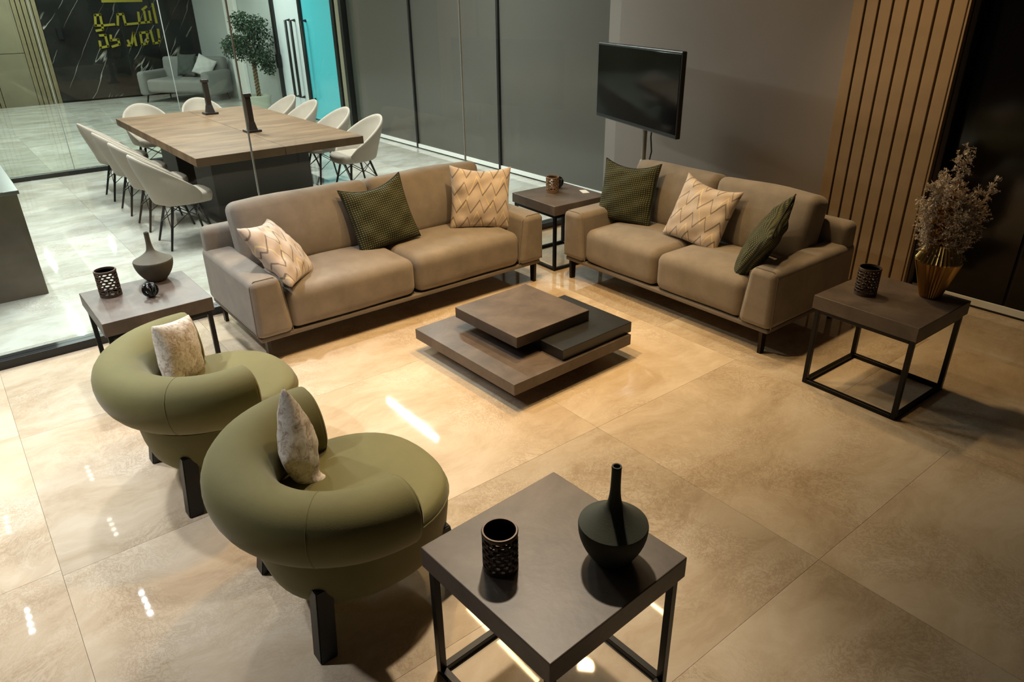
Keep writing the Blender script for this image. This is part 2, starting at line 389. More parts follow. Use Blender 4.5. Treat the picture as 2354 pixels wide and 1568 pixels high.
# ------------------------------------------------------------------ setting: floor
XL, XR, YF, YB = -18.6, 2.2, -3.6, 5.5
fl = box('floor', (XR-XL, YB-YF+.1, .10), ((XR+XL)/2, (YB+YF)/2, -.062), 'grout'); tag(fl, kind='structure')
TX, TY, GAP = 1.22, 1.16, .0010
tile_cache = {}
offs = {0: -2.72, 1: -.93, 2: -.93, 3: -1.54}
row = -4
while -.09 + row*TY < YB:
    ya, yb = -.09 + row*TY, -.09 + (row+1)*TY
    ya, yb = max(ya, YF), min(yb, YB)
    x = offs.get(row, -.93 - .61*(row % 2)); x += TX*math.ceil((XR-x)/TX)
    cutx = sorted({XL, XR, -4.93} | {x-TX*k for k in range(30) if XL < x-TX*k < XR})
    for xa, xb in zip(cutx[:-1], cutx[1:]):
        if xb-xa > .05 and yb-ya > .05:
            key = (round(xb-xa, 3), round(yb-ya, 3))
            key += ('marble_tile' if (xa+xb)/2 > -4.9 else 'marble_tile_grey',)
            if key not in tile_cache: tile_cache[key] = box_me('floor_tile', (xb-xa-GAP, yb-ya-GAP, .012), .0003, 1)
            link('floor_tile', tile_cache[key], key[2], fl, Vector(((xa+xb)/2, (ya+yb)/2, -.006)) - fl.location)
    row += 1

# ------------------------------------------------------------------ setting: walls
TVY = 5.18          # face of the television wall
def struct(name, size, ctr, m, parent=None, bev=0):
    o = box(name, size, ctr, m, parent, bev)
    if not parent: o['kind'] = 'structure'
    return o
wb = struct('wall_back', (3.06, .30, CEIL), (-3.54, TVY+.15, CEIL/2), 'wall_taupe')           # television wall
# fluted oak panel on the wall
sp = thing('slat_panel', 'tall fluted panel of vertical oak slats on the taupe wall beside the loveseat', 'wall panel', (-2.42, TVY, 0))
sx0, sx1 = px2(1964, 0, Y=TVY-.05).x, px2(2237, 0, Y=TVY-.05).x
sw = sx1-sx0; box('backing', (sw, .02, CEIL-.02), ((sx0+sx1)/2+2.42, -.011, CEIL/2), 'slat_backing', sp)
NSL = 8; pit = (sw-.012)/NSL
sl_me = box_me('slat', (pit-.014, .045, CEIL-.02), .003, 1)
for i in range(NSL): link('slat', sl_me, 'oak_slat', sp, (sx0+2.42+pit*(i+.5), -.0435, CEIL/2))
box('edge_slat', (.012, .045, CEIL-.02), (sx1+2.42-.006, -.0435, CEIL/2), 'oak_slat', sp, .002)
# dark glass wall on the right
RY = 5.31
wr = struct('wall_right', (4.3, .2, CEIL), (-2.0+2.15, RY+.1, CEIL/2), 'slat_backing')
mx_ = px2(2322, 660, Y=RY).x
for a, b_ in ((-2.0, mx_-.012), (mx_+.012, 2.3)):
    box('glass_panel', (b_-a, .012, CEIL-.07), ((a+b_)/2-.15, -.107, CEIL/2+.035-CEIL/2), 'dark_glass', wr, .002)
bb = struct('baseboard_right', (4.3, .02, .048), (.15, RY-.012, .036), 'white_trim', bev=.002)
struct('trim_1', (4.3, .025, .012), (.15, RY-.0125, .006), 'black_frame')
# grey glass panels of the dining room
PY = 5.46
wp = struct('wall_dining', (5.90, .2, CEIL), (-8.0, PY+.12, CEIL/2), 'slat_backing')
mul = [px2(952, 170, Y=PY).x, px2(1149, 200, Y=PY).x]
cuts = [-10.93] + mul + [-5.06]
for a, b_ in zip(cuts[:-1], cuts[1:]):
    box('wall_panel', (b_-a-.035, .02, CEIL-.06), ((a+b_)/2+8.0, -.11, .03), 'panel_grey', wp, .002)
for x in mul: box('mullion', (.034, .05, CEIL), (x+8.0, -.125, 0), 'black_frame', wp)
struct('baseboard_dining', (5.86, .02, .05), (-8.0, PY-.012, .037), 'white_trim', bev=.002)
struct('trim_2', (5.86, .026, .012), (-8.0, PY-.013, .006), 'black_frame')
# post between panels and entrance doors
struct('trim_3', (.09, .16, CEIL), (-10.98, PY, CEIL/2), 'black_frame')
struct('trim_4', (.20, .12, CEIL), (-11.13, PY+.02, CEIL/2), 'beige_post')
# entrance: two tall glass doors in black frames, panes glowing for the light outside
dr = thing('door_1', 'pair of tall glazed entrance doors with black frames, one white and one cyan', 'door', (-12.5, PY, 0)); dr['kind'] = 'structure'
del dr['category']; del dr['label']
DX = [px2(641, 110, Y=PY).x, px2(703, 110, Y=PY).x, px2(778, 110, Y=PY).x]
for x, wd in ((DX[0], .11), (DX[1], .07), (DX[2], .10)): box('frame_post', (wd, .10, CEIL), (x+12.5, 0, CEIL/2), 'black_frame', dr, .004)
for i, m_ in ((0, 'door_white_glow'), (1, 'door_cyan_glow')):
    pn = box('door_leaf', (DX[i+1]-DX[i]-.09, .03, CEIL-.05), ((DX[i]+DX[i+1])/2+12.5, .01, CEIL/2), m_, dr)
    for xh in ([DX[1]-.52, DX[1]-.30] if i == 0 else [DX[1]+.16]):
        xh += 12.5
        bm = bmesh.new(); tube_bm(bm, [(xh, -.008, .36), (xh, -.09, .36), (xh, -.09, 1.62), (xh, -.008, 1.62)], .026, 8)
        h_ = link('handle', from_bm('handle', bm, 60), 'black_frame', pn); h_.location = -pn.location
bl = box('lock_box', (.10, .08, .24), (DX[0]+12.5+.06, -.06, .92), 'black_metal', dr, .006)
# lobby walls
struct('wall_lobby', (4.9, .2, CEIL), (DX[0]-.05-2.45, PY+.10, CEIL/2), 'lobby_white')
struct('trim_5', (.62, .08, CEIL), (-15.95, PY-.04, CEIL/2), 'white_trim', bev=.01)
MX = -18.55
wm = struct('wall_lobby_end', (.2, 12, CEIL), (MX-.12, 1.6, CEIL/2), 'slat_backing')
yL, yR = px2(146, 238, X=MX).y, 5.45
def on_wall(name, y0, y1, m, th=.02, z0=.04, z1=CEIL): return box(name, (th, y1-y0-.006, z1-z0), (.12-th/2+.02, (y0+y1)/2-1.6, (z0+z1)/2-CEIL/2), m, wm, .002)
on_wall('marble_panel', yL, 4.55, 'dark_marble'); on_wall('marble_panel', 4.55, yR, 'dark_marble')
on_wall('wall_panel', 1.35, 1.95, 'lobby_beige', .015, 0, 1.02); on_wall('wall_panel', 1.35, 1.95, 'lobby_beige', .015, 1.03, CEIL)
on_wall('wall_panel', -4, .75, 'lobby_beige', .015, 0)
for y0, y1 in ((.75, 1.35), (1.95, yL)):
    n = max(4, int((y1-y0)/.085)); d = (y1-y0)/n
    for i in range(n): on_wall('slat', y0+d*i+.004, y0+d*(i+1)-.006, 'lobby_oak', .05 if i % 2 else .035, 0)
sw_ = tag(box('wall_switch', (.03, .10, .24), (MX+.065, px2(136, 76, X=MX).y, px2(136, 76, X=MX).z), 'black_metal', None, .004), 'small black switch box on the wood slats by the dark marble', 'switch')

# ceiling
ce = struct('ceiling', (XR+4.93, YB-YF+.3, .1), ((XR-4.93)/2, (YB+YF)/2+.1, CEIL+.05), 'ceiling_dark')
ce = struct('ceiling', (-4.93-XL, YB-YF+.3, .1), ((XL-4.93)/2, (YB+YF)/2+.1, CEIL+.05), 'ceiling_grey')

# ------------------------------------------------------------------ glass partitions
def partition(name, X, ys, joints, wid):
    o = struct(name, (wid, ys[1]-ys[0], .055), (X, (ys[0]+ys[1])/2, .0275), 'black_frame', bev=.002)
    yc = (ys[0]+ys[1])/2
    ed = [ys[0]] + joints + [ys[1]]
    for a, b_ in zip(ed[:-1], ed[1:]):
        box('glass_pane', (.010, b_-a-.008, CEIL-.11), (0, (a+b_)/2-yc, (CEIL-.0275-.0275)/2), 'clear_glass', o)
    for j in joints: box('joint', (.014, .009, CEIL-.11), (0, j-yc, (CEIL-.055)/2), 'silicone', o)
    box('top_rail', (wid, ys[1]-ys[0], .05), (0, 0, CEIL-.0275-.026), 'black_frame', o)
    return o
partition('window_1', -4.93, (-3.5, TVY), [1.655, 3.405], .10)
partition('window_2', -10.60, (-3.5, PY-.04), [1.29, 2.70], .10)

# ------------------------------------------------------------------ sofas
def make_sofa(name, label, W, loc, rz):
    t = thing(name, label, 'sofa', loc, rz); hw = W/2; D = .92
    AW0, AW1 = .228, .185
    for s in (-1, 1):
        poly = [(s*hw, .172), (s*(hw-.004), .535), (s*(hw-AW1), .535), (s*(hw-AW0), .172)]
        a = link('armrest', prism_me('armrest', poly, .0, D-.02, .042, 5), 'sofa_fabric', t)
        a.modifiers.new('wn', 'WEIGHTED_NORMAL').weight = 80
        bm = bmesh.new()
        tube_bm(bm, [(s*(hw-.003), .028, .18), (s*(hw-.006), .028, .50), (s*(hw-.035), .028, .533), (s*(hw-AW1+.035), .028, .533), (s*(hw-AW1-.006), .028, .50), (s*(hw-AW0+.004), .028, .18)], .0035, 6)
        link('seam', from_bm('seam', bm, 60), 'sofa_base', a)
    link('back_frame', rcube_me('back_frame', (W-.03, .13, .50), .045, k=4), 'sofa_fabric', t, (0, D-.085, .425))
    box('base', (W-.04, D-.05, .03), (0, D/2, .158), 'sofa_base', t, .008)
    inn = W - 2*AW0 + .03; cw = inn/2
    for s in (-1, 1):
        sc = link('seat_cushion', rcube_me('seat_cushion', (cw-.004, .66, .255), .062, (0, .0, .022), 5, 6, .0016, 3+s), 'sofa_fabric', t, (s*cw/2, .345, .300))
        bc = link('back_cushion', rcube_me('back_cushion', (cw+.055, .20, .45), .058, (0, .035, .012), 5, 6, .003, 8+s), 'sofa_fabric', t, (s*(cw+.055)/2, .645, .615), (R(-13), 0, 0))
        bm = bmesh.new(); hx = (cw+.055)/2-.03
        tube_bm(bm, [(-hx-.02, -.062, .14), (-hx, -.070, .195), (0, -.076, .212), (hx, -.070, .195), (hx+.02, -.062, .14)], .003, 6)
        link('seam', from_bm('seam', bm, 60), 'sofa_base', bc)
    for sx in (-1, 1):
        for y in (.055, D-.07):
            bm = bmesh.new(); v = bm_box(bm, (.022, .05, .145), (0, 0, .0725))
            for q in v:
                if q.co.z < .01: q.co.y *= .8
            link('leg', from_bm('leg', bm), 'bronze_leg', t, (sx*(hw-.065), y, 0))
    return t
make_sofa('sofa', 'long taupe three seat sofa in front of the glass partition', 2.215, (-3.885, 2.265, 0), R(90))
make_sofa('loveseat', 'short taupe two seat sofa against the television wall', 1.815, (-2.955, 3.53, 0), 0)

# ------------------------------------------------------------------ cushions
def pillow_me(name, s, th, n=22, pinch=.075, seed=0, sag=.0, piping=False):
    rnd = random.Random(seed); ph = [rnd.uniform(0, 6.28) for _ in range(8)]
    bm = bmesh.new(); F = []; B = []
    def P(i, j, sg):
        u, v = -1+2*i/n, -1+2*j/n
        px_ = math.copysign(1, u)*(1-(1-abs(u))**1.25); pz_ = math.copysign(1, v)*(1-(1-abs(v))**1.25)
        x = s/2*px_*(1-pinch*(1-pz_*pz_)); z = s/2*pz_*(1-pinch*(1-px_*px_)) - sag*(1-px_*px_)*max(0, pz_)**2
        e = ((1-px_*px_)*(1-pz_*pz_))
        t = th/2*(max(e, 0)**.42)
        wr = (.012 if s > .4 else .005)*s*(math.sin(7*px_+5*pz_+ph[0]) + .7*math.sin(11*pz_-6*px_+ph[1]) + .5*math.sin(15*px_*pz_+ph[2]))*min(1, e*3)*(1.6 if max(abs(px_), abs(pz_)) > .6 else 1)
        return Vector((x, sg*(t)+wr*.8, z))
    for i in range(n+1):
        F.append([]); B.append([])
        for j in range(n+1):
            f = bm.verts.new(P(i, j, -1)); F[i].append(f)
            edge = i in (0, n) or j in (0, n)
            B[i].append(f if edge else bm.verts.new(P(i, j, 1)))
    for i in range(n):
        for j in range(n):
            bm.faces.new((F[i][j], F[i+1][j], F[i+1][j+1], F[i][j+1])); bm.faces.new((B[i][j+1], B[i+1][j+1], B[i+1][j], B[i][j]))
    rim = [F[i][0].co.copy() for i in range(n)] + [F[n][j].co.copy() for j in range(n)] + [F[i][n].co.copy() for i in range(n, 0, -1)] + [F[0][j].co.copy() for j in range(n, 0, -1)]
    return from_bm(name, bm, 180), rim
def pillow(name, label, m, s, th, loc, normal, roll=0, seed=0, edge=None, sag=0, group=None, pinch=.075, bend=None, squash=1, lean=0):
    """front face (local -y) looks along normal; roll turns it in its own plane"""
    me, rim = pillow_me(name, s, th, seed=seed, sag=sag, pinch=pinch)
    if bend:                                            # folded: the part below z0 turns forward
        z0, ang = bend; Rm = Matrix.Rotation(R(roll), 3, 'Y'); roll = lean
        for q in me.vertices:
            p = Rm @ q.co; p.x *= squash; d = z0 - p.z
            if d > 0:
                k = min(1, d/.06); a = R(ang)*k; p = Vector((p.x, p.y*math.cos(a) - d*math.sin(a), z0 - d*math.cos(a) + p.y*math.sin(a)*-.5))
            q.co = p
    nrm = Vector(normal).normalized(); y = -nrm; x = Vector((0, 0, 1)).cross(nrm).normalized(); z = nrm.cross(x)
    x = z.cross(-y) if False else y.cross(z)
    M = Matrix((x, y, z)).transposed() @ Matrix.Rotation(R(roll), 3, 'Y')
    o = link(name, me, m, None, loc, M.to_euler()); tag(o, label, 'cushion', group)
    if edge:
        bm = bmesh.new(); rim.append(rim[0]); tube_bm(bm, rim, .0045, 6, False)
        link('piping', from_bm('piping', bm, 60), edge, o)
    return o
ZZ, WF = 'zigzag_cloth', 'waffle_cloth'
pillow('throw_pillow', 'cream zigzag pillow slumped over the long sofa armrest nearest the armchairs', ZZ, .45, .17, (-4.14, 1.45, .60), (.42, .62, .62), 12, 1, sag=.02)
pillow('throw_pillow', 'dark green waffle pillow standing in the middle of the long sofa', WF, .46, .15, (-4.32, 2.255, .645), (1, -.12, .36), -8, 2, 'waffle_edge', sag=.045)
pillow('throw_pillow', 'cream zigzag pillow upright at the long sofa end beside the corner table', ZZ, .46, .16, (-4.22, 3.035, .64), (.92, -.42, .28), 5, 3, sag=.02)
pillow('throw_pillow', 'dark green waffle pillow on the loveseat beside the corner table', WF, .46, .16, (-3.585, 3.93, .65), (.22, -.93, .30), -1, 4, 'waffle_edge', sag=.04)
pillow('throw_pillow', 'cream zigzag pillow in the middle of the loveseat', ZZ, .45, .15, (-2.92, 3.95, .63), (.10, -.92, .40), 8, 5, sag=.03)
pillow('throw_pillow', 'dark green waffle pillow leaning on the loveseat armrest near the oak slats', WF, .46, .16, (-2.335, 3.80, .615), (-.78, -.42, .47), 22, 6, 'waffle_edge', sag=.02)

# ------------------------------------------------------------------ armchairs
def make_armchair(label, loc, rz):
    t = thing('armchair', label, 'armchair', loc, rz)
    # seat drum, slightly egg shaped, rounded edges
    bm = bmesh.new(); n = 56; rings = []
    prof = [(.0, .165), (.285, .165), (.318, .175), (.338, .20), (.352, .25), (.362, .33), (.366, .385), (.360, .412), (.345, .427), (.30, .434), (.15, .440), (0, .442)]
    for (r, z) in prof[1:-1]:
        ring = []
        for k in range(n):
            a = 2*math.pi*k/n; ct, st_ = math.cos(a), math.sin(a)
            e = 2.35; q = (abs(ct)**e + abs(st_)**e)**(-1/e)
            ring.append(bm.verts.new((r*q*ct*.915, .005 + r*q*st_*.945, z)))
        rings.append(ring)
    for i in range(len(rings)-1):
        for k in range(n): bm.faces.new((rings[i][k], rings[i][(k+1) % n], rings[i+1][(k+1) % n], rings[i+1][k]))
    c0 = bm.verts.new((0, .02, .165)); c1 = bm.verts.new((0, .02, .442))
    for k in range(n): bm.faces.new((rings[0][(k+1) % n], rings[0][k], c0)); bm.faces.new((rings[-1][k], rings[-1][(k+1) % n], c1))
    seat = link('seat', from_bm('seat', bm, 180), 'velvet', t)
    bm = bmesh.new(); pts = []
    for k in range(n+1):
        a = 2*math.pi*k/n; ct, st_ = math.cos(a), math.sin(a); q = (abs(ct)**2.35 + abs(st_)**2.35)**(-1/2.35)
        pts.append((.3675*q*ct*.915, .005+.3675*q*st_*.945, .385))
    tube_bm(bm, pts, .0028, 6, False); link('seam', from_bm('seam', bm, 60), 'velvet', seat)
    # wrap-around tubular backrest
    Rc, YE = .347, .045; path = []
    for i in range(5): path.append((Vector((Rc, YE*(1-i/5), 0)), Vector((0, -1, 0))))
    for i in range(33):
        a = -math.pi*i/32; path.append((Vector((Rc*math.cos(a), Rc*math.sin(a)*.98, 0)), Vector((math.sin(a), -math.cos(a), 0))))
    for i in range(1, 6): path.append((Vector((-Rc, YE*i/5, 0)), Vector((0, 1, 0))))
    N_ = len(path); cs = 28; bm = bmesh.new(); rings = []
    def ring(P, T, sc, off=0):
        side = T.cross(Vector((0, 0, 1))).normalized()       # outward
        out = []
        for k in range(cs):
            a = 2*math.pi*k/cs; c_, s_ = math.cos(a), math.sin(a); e = 2.2; q = (abs(c_)**e+abs(s_)**e)**(-1/e)
            lean = .02*s_*q
            out.append(bm.verts.new(P + T*off + side*((-1)*(.117*q*c_*sc) - lean) + Vector((0, 0, .522 + .125*q*s_*sc))))
        return out
    P0, T0 = path[0]; P1, T1 = path[-1]
    for sc, off in ((.0, -.012), (.55, -.012), (.86, -.008), (.965, .002), (1, .012)): rings.append(ring(P0, T0, max(sc, .001), off))
    for (P, T) in path[2:-2]: rings.append(ring(P, T, 1))
    for sc, off in ((1, -.012), (.965, -.002), (.86, .008), (.55, .012), (.0, .012)): rings.append(ring(P1, T1, max(sc, .001), off))
    for i in range(len(rings)-1):
        for k in range(cs): bm.faces.new((rings[i][k], rings[i][(k+1) % cs], rings[i+1][(k+1) % cs], rings[i+1][k]))
    seams = [[v.co.copy() for v in rings[3]], [v.co.copy() for v in rings[-4]], [v.co.copy() for v in rings[len(rings)//2-9]]]
    bk = link('backrest', from_bm('backrest', bm, 180), 'velvet', t)
    for s_ in seams:
        bm = bmesh.new(); s_.append(s_[0]); tube_bm(bm, s_, .0017, 6, False); link('seam', from_bm('seam', bm, 60), 'velvet', bk)
    for sx in (-1, 1):
        for sy in (-1, 1):
            bm = bmesh.new(); v = bm_box(bm, (.062, .062, .27), (0, 0, .135))
            for q in v:
                if q.co.z > .1: q.co.x -= sx*.035; q.co.y -= sy*.035
            bmesh.ops.bevel(bm, geom=bm.edges[:], offset=.004, segments=2, affect='EDGES')
            link('leg', from_bm('leg', bm, 40), 'black_wood', t, (sx*.262, .005+sy*.265, 0))
    return t
make_armchair('olive velvet tub armchair in front, beside the low dark table with the bottle vase', (-1.995, .80, 0), R(0))
make_armchair('olive velvet tub armchair farther back, beside the end of the long sofa', (-3.05, .675, 0), R(2))
pillow('small_pillow', 'small mottled cream linen pillow folded in the nearer olive armchair', 'linen_print', .33, .12, px2(686, 1026, z=.565), (.62, .64, .10), 45, 11, pinch=.05, bend=(-.10, 45), squash=.50, lean=4)
pillow('small_pillow', 'small mottled cream linen pillow propped in the farther olive armchair', 'linen_print', .29, .13, px2(412, 808, z=.565), (.62, .70, .16), 14, 12, pinch=.06)

# ------------------------------------------------------------------ side tables
def make_side(label, cx_, cy_, a):
    t = thing('side_table', label, 'side table', (cx_, cy_, 0), a)
    sx, sy, H, T = .553, .55, .529, .075; q = .024
    link('table_top', box_me('table_top', (sx, sy, T), .003, 2), 'table_stone', t, (0, 0, H-T/2))
    for u in (-1, 1):
        for v in (-1, 1): box('leg', (q, q, H-T), (u*(sx/2-.013-q/2), v*(sy/2-.013-q/2), (H-T)/2), 'black_metal', t, .0015, seg=1)
    for z in (q/2, H-T-q/2):
        for u in (-1, 1):
            box('rail', (q, sy-.026-2*q, q), (u*(sx/2-.013-q/2), 0, z), 'black_metal', t, .0015, seg=1)
            box('rail', (sx-.026-2*q, q, q), (0, u*(sy/2-.013-q/2), z), 'black_metal', t, .0015, seg=1)
    return t
make_side('dark stone top side table in the foreground with bottle vase and pierced cup', -1.191, 1.071, .047)
make_side('dark stone top side table with the gold ribbed vase of dried sprigs', -1.480, 3.704, -.023)
make_side('dark stone top side table between the glass partition and the farther armchair', -4.124, .665, .013)
make_side('dark stone top corner side table between the two sofas', -4.236, 3.837, -.047)
TZ = .529

# ------------------------------------------------------------------ coffee table
ct = thing('coffee_table', 'low coffee table of three offset square slabs, two brown and one charcoal', 'coffee table', (-3.05, 2.44, 0), .032)
def rel(x0, y0, sx, sy, a=.032):
    c, s = math.cos(a), math.sin(a); X = x0 + sx/2*c - sy/2*s; Y = y0 + sx/2*s + sy/2*c
    d = Vector((X+3.05, Y-2.44)); return (d.x*c + d.y*s, -d.x*s + d.y*c)
tt = .067; z0 = .085
bx_, by_ = rel(-3.490, 1.982, .939, .920); box('base_slab', (.939, .920, tt), (bx_, by_, z0+tt/2), 'table_stone', ct, .003)
box('plinth', (.62, .60, z0-.002), (bx_+.0, by_+.0, (z0-.002)/2), 'black_wood', ct, .002)
mx, my = rel(-3.164, 2.367, .577, .572); box('middle_slab', (.577, .572, tt-.0005), (mx, my, z0+tt*1.5), 'table_charcoal', ct, .003)
ux, uy = rel(-3.346, 2.188, .576, .573); box('upper_slab', (.576, .573, tt-.0005), (ux, uy, z0+tt*2.5), 'table_stone', ct, .003)

# ------------------------------------------------------------------ vases and cups
def bottle_me(name, H, rb, rmax, zs, rn):
    prof = [(rb*.92, 0), (rb, .004), (rb*1.08, .012)]
    for i in range(1, 9):
        f = i/8; prof.append((rb*1.08 + (rmax-rb*1.08)*math.sin(f*math.pi/2)**.85, .012 + (zs-.012)*f*.97))
    prof += [(rmax*1.0, zs), (rmax*.985, zs+.006)]
    for i in range(1, 17):
        f = i/16; z = zs+.006 + (H-zs-.006)*f
        k = (1-f); r = rn + (rmax*.985-rn)*(k**4.2*.55 + .45*max(0, 1-f*3.1)**1.1)
        prof.append((r, z))
    prof += [(rn*1.06, H-.004), (rn*1.0, H), (rn*.7, H), (rn*.6, H-.03)]
    return lathe_me(name, prof, 48, smooth=40)
v = link('bottle_vase', bottle_me('bottle_vase', .322, .052, .099, .125, .0135), 'vase_green', None, (-1.066, 1.188, TZ))
tag(v, 'matte dark green bottle vase with long thin neck on the foreground table', 'vase')
v = link('bottle_vase', bottle_me('bottle_vase', .285, .055, .106, .118, .0135), 'vase_taupe', None, (-4.335, .785, TZ))
tag(v, 'matte grey brown bottle vase on the table by the glass partition', 'vase')

def make_cup(label, loc, m, r=.050, H=.132, nr=8, nc=11, seed=0):
    t = thing('pierced_cup', label, 'candle holder', loc)
    rnd = random.Random(seed); bm = bmesh.new(); th = .0045
    z0_, z1_ = .014, H-.010; dz = (z1_-z0_)/nr; da = 2*math.pi/nc; K = 8
    def pt(a, z, rr): return bm.verts.new((rr*math.cos(a), rr*math.sin(a), z))
    for j in range(nr):
        for i in range(nc):
            a0 = (i + (.5 if j % 2 else 0))*da; zc = z0_+dz*(j+.5); fa = rnd.uniform(.40, .47); fz = rnd.uniform(.33, .44); tl = rnd.uniform(-.10, .10)
            outer = []; inner = []; oi_ = []; ii_ = []
            for k in range(K):
                an = 2*math.pi*k/K + math.pi/4
                c_, s_ = math.cos(an), math.sin(an); m_ = 1/max(abs(c_), abs(s_))
                for lst, rr in ((outer, r), (oi_, r-th)): lst.append(pt(a0+da*.5*c_*m_, zc+dz*.5*s_*m_, rr))
                for lst, rr in ((inner, r+.0012), (ii_, r-th-.0005)): lst.append(pt(a0+da*(fa*c_), zc+dz*(fz*s_+tl*c_), rr))
            for k in range(K):
                n_ = (k+1) % K
                bm.faces.new((outer[k], outer[n_], inner[n_], inner[k])); bm.faces.new((oi_[n_], oi_[k], ii_[k], ii_[n_])); bm.faces.new((inner[k], inner[n_], ii_[n_], ii_[k]))
    link('lattice', from_bm('lattice', bm), m, t)
    link('rim', lathe_me('rim', [(r-th-.001, H-.011), (r+.0015, H-.011), (r+.002, H-.003), (r, H), (r-th, H), (r-th-.001, H-.011)], 36), m, t)
    link('base', lathe_me('base', [(r-.002, 0), (r+.001, .002), (r+.001, .015), (r-th, .015), (r-th, .006), (.001, .006)], 36), m, t)
    return t
make_cup('dark bronze pierced cup beside the dark green bottle vase in the foreground', (-1.243, .921, TZ), 'bronze', seed=1)
make_cup('brown pierced cup beside the grey brown bottle vase', (-4.248, .522, TZ), 'bronze', .055, .148, seed=2)
make_cup('dark pierced cup beside the gold ribbed vase', (-1.60, 3.655, TZ), 'bronze', .055, .150, seed=3)
make_cup('pale copper pierced cup on the corner table', (-4.33, 3.84, TZ), 'bronze_light', .052, .125, seed=4)

# knot ornament
def knot(label, loc, sc, seed):
    o = thing('knot_ornament', label, 'ornament', loc)
    for k, (tilt, rz) in enumerate(((72, 20), (68, 100), (75, 160))):
        bm = bmesh.new(); pts = []; n = 28
        M = Matrix.Rotation(R(rz), 3, 'Z') @ Matrix.Rotation(R(tilt), 3, 'X')
        for i in range(n+1):
            a = 2*math.pi*i/n; q = M @ Vector((sc*math.cos(a), sc*math.sin(a)*.92, 0)); pts.append((q.x, q.y, q.z + sc*1.12))
        tube_bm(bm, pts, sc*.24, 10, False); link('ring', from_bm('ring', bm, 80), 'black_gloss', o)
    return o
knot('glossy black interlocked ring ornament in front of the grey brown bottle vase', (-4.075, .69, TZ), .036, 1)
knot('black ring ornament partly hidden behind the pale copper pierced cup', (-4.40, 3.965, TZ), .042, 2)
cd_ = box('card', (.10, .055, .003), (-4.155, 4.035, TZ+.0016), 'white_paper', None, .0005, (0, 0, R(-25)))
tag(cd_, 'small white card lying on the corner table', 'card')

# gold ribbed vase
gv = thing('ribbed_vase', 'gold pleated vase holding dried sprigs', 'vase', (-1.365, 3.875, TZ))
prof = [(.046, 0), (.050, .004), (.066, .06), (.088, .14), (.106, .198), (.105, .204), (.088, .238), (.068, .282), (.063, .290), (.058, .290), (.056, .21)]
link('body', lathe_me('body', prof, 64, .045, 32, smooth=10), 'gold', gv)

# dried sprigs
def sprigs():
    t = thing('dried_sprigs', 'bouquet of pale and golden dried sprigs standing in the gold vase', 'dried flowers', (-1.365, 3.875, TZ))
    rnd = random.Random(5)
    def plume(bm, base, top, nb, L):
        base, top = Vector(base), Vector(top); ax = top-base
        mid = base.lerp(top, .5) + Vector((rnd.uniform(-.02, .02), rnd.uniform(-.02, .02), .01))
        stem = [base, base.lerp(mid, .6), mid, mid.lerp(top, .6), top]; tube_bm(bm, stem, [.0018, .0016, .0014, .001, .0006], 3, False)
        for i in range(nb):
            f = rnd.uniform(.18, 1)**.8; p = base + ax*f + (mid-base.lerp(top, .5))*math.sin(f*math.pi)
            d = Vector((rnd.gauss(0, 1), rnd.gauss(0, 1), rnd.gauss(.25, .8))).normalized()
            l = L*(1-.5*f)*rnd.uniform(.5, 1.1); q = p + d*l; k = p + d*l*.5 + Vector((rnd.gauss(0, 1), rnd.gauss(0, 1), rnd.gauss(0, 1)))*l*.18
            tube_bm(bm, [p, k, q], [.0012, .001, .0007], 3, False)
            for _ in range(7):
                g_ = p.lerp(q, rnd.uniform(.35, 1)); e = Vector((rnd.gauss(0, 1), rnd.gauss(0, 1), rnd.gauss(.2, 1))).normalized()*rnd.uniform(.008, .02)
                s_ = e.cross(Vector((.3, .5, .8))).normalized()*.0036
                bm.faces.new([bm.verts.new(g_-s_*.6), bm.verts.new(g_+e*.6-s_), bm.verts.new(g_+e), bm.verts.new(g_+e*.6+s_), bm.verts.new(g_+s_*.6)][:5])
    for nm, m_, cnt in (('pale_sprig', 'dry_pale', 30), ('golden_sprig', 'dry_gold', 10)):
        for i in range(cnt):
            bm = bmesh.new()
            if nm == 'pale_sprig':
                a = rnd.uniform(0, 6.28); rr = rnd.uniform(.05, .17); hh = .70 - rr*1.3 + rnd.uniform(-.12, .06)
                if i == 0: tp = (.12, .10, .62)
                elif i == 1: tp = (.0, .01, .77)
                elif i == 2: tp = (-.02, -.02, .73)
                elif i == 3: tp = (-.13, -.06, .50)
                else: tp = (rr*math.cos(a), rr*math.sin(a), hh)
            else: tp = (rnd.uniform(-.05, .05), rnd.uniform(-.05, .05), rnd.uniform(.42, .58))
            plume(bm, (rnd.uniform(-.015, .015), rnd.uniform(-.015, .015), .10), tp, 70, .08)
            link(nm, from_bm(nm, bm), m_, t)
sprigs()

# ------------------------------------------------------------------ television
tvx, tvy, tva, tvw, tvz, tvh = -4.707, 4.683, R(-17.7), 1.296, 1.002, .608
tv = thing('television', 'wide black flat television standing turned in front of the taupe wall', 'television', (tvx+tvw/2*math.cos(tva), tvy+tvw/2*math.sin(tva), tvz), tva)
box('casing', (tvw, .04, tvh), (0, .022, tvh/2), 'tv_black', tv, .008)
box('screen', (tvw-.03, .004, tvh-.05), (0, .001, tvh/2+.006), 'tv_screen', tv, .001)
box('rear_housing', (tvw*.7, .05, tvh*.6), (0, .065, tvh*.42), 'tv_black', tv, .012)
pp = px2(1474, 385, Y=4.62)
ts = thing('television_stand', 'grey metal pole stand carrying the television behind the loveseat', 'stand', (pp.x, pp.y+.02, 0))
tube('pole', [(0, 0, .02), (0, 0, 1.25)], .019, 'chrome_grey', ts, 14)
link('foot', lathe_me('foot', [(.19, 0), (.19, .012), (.17, .02), (.03, .03), (.022, .06)], 32), 'chrome_grey', ts)
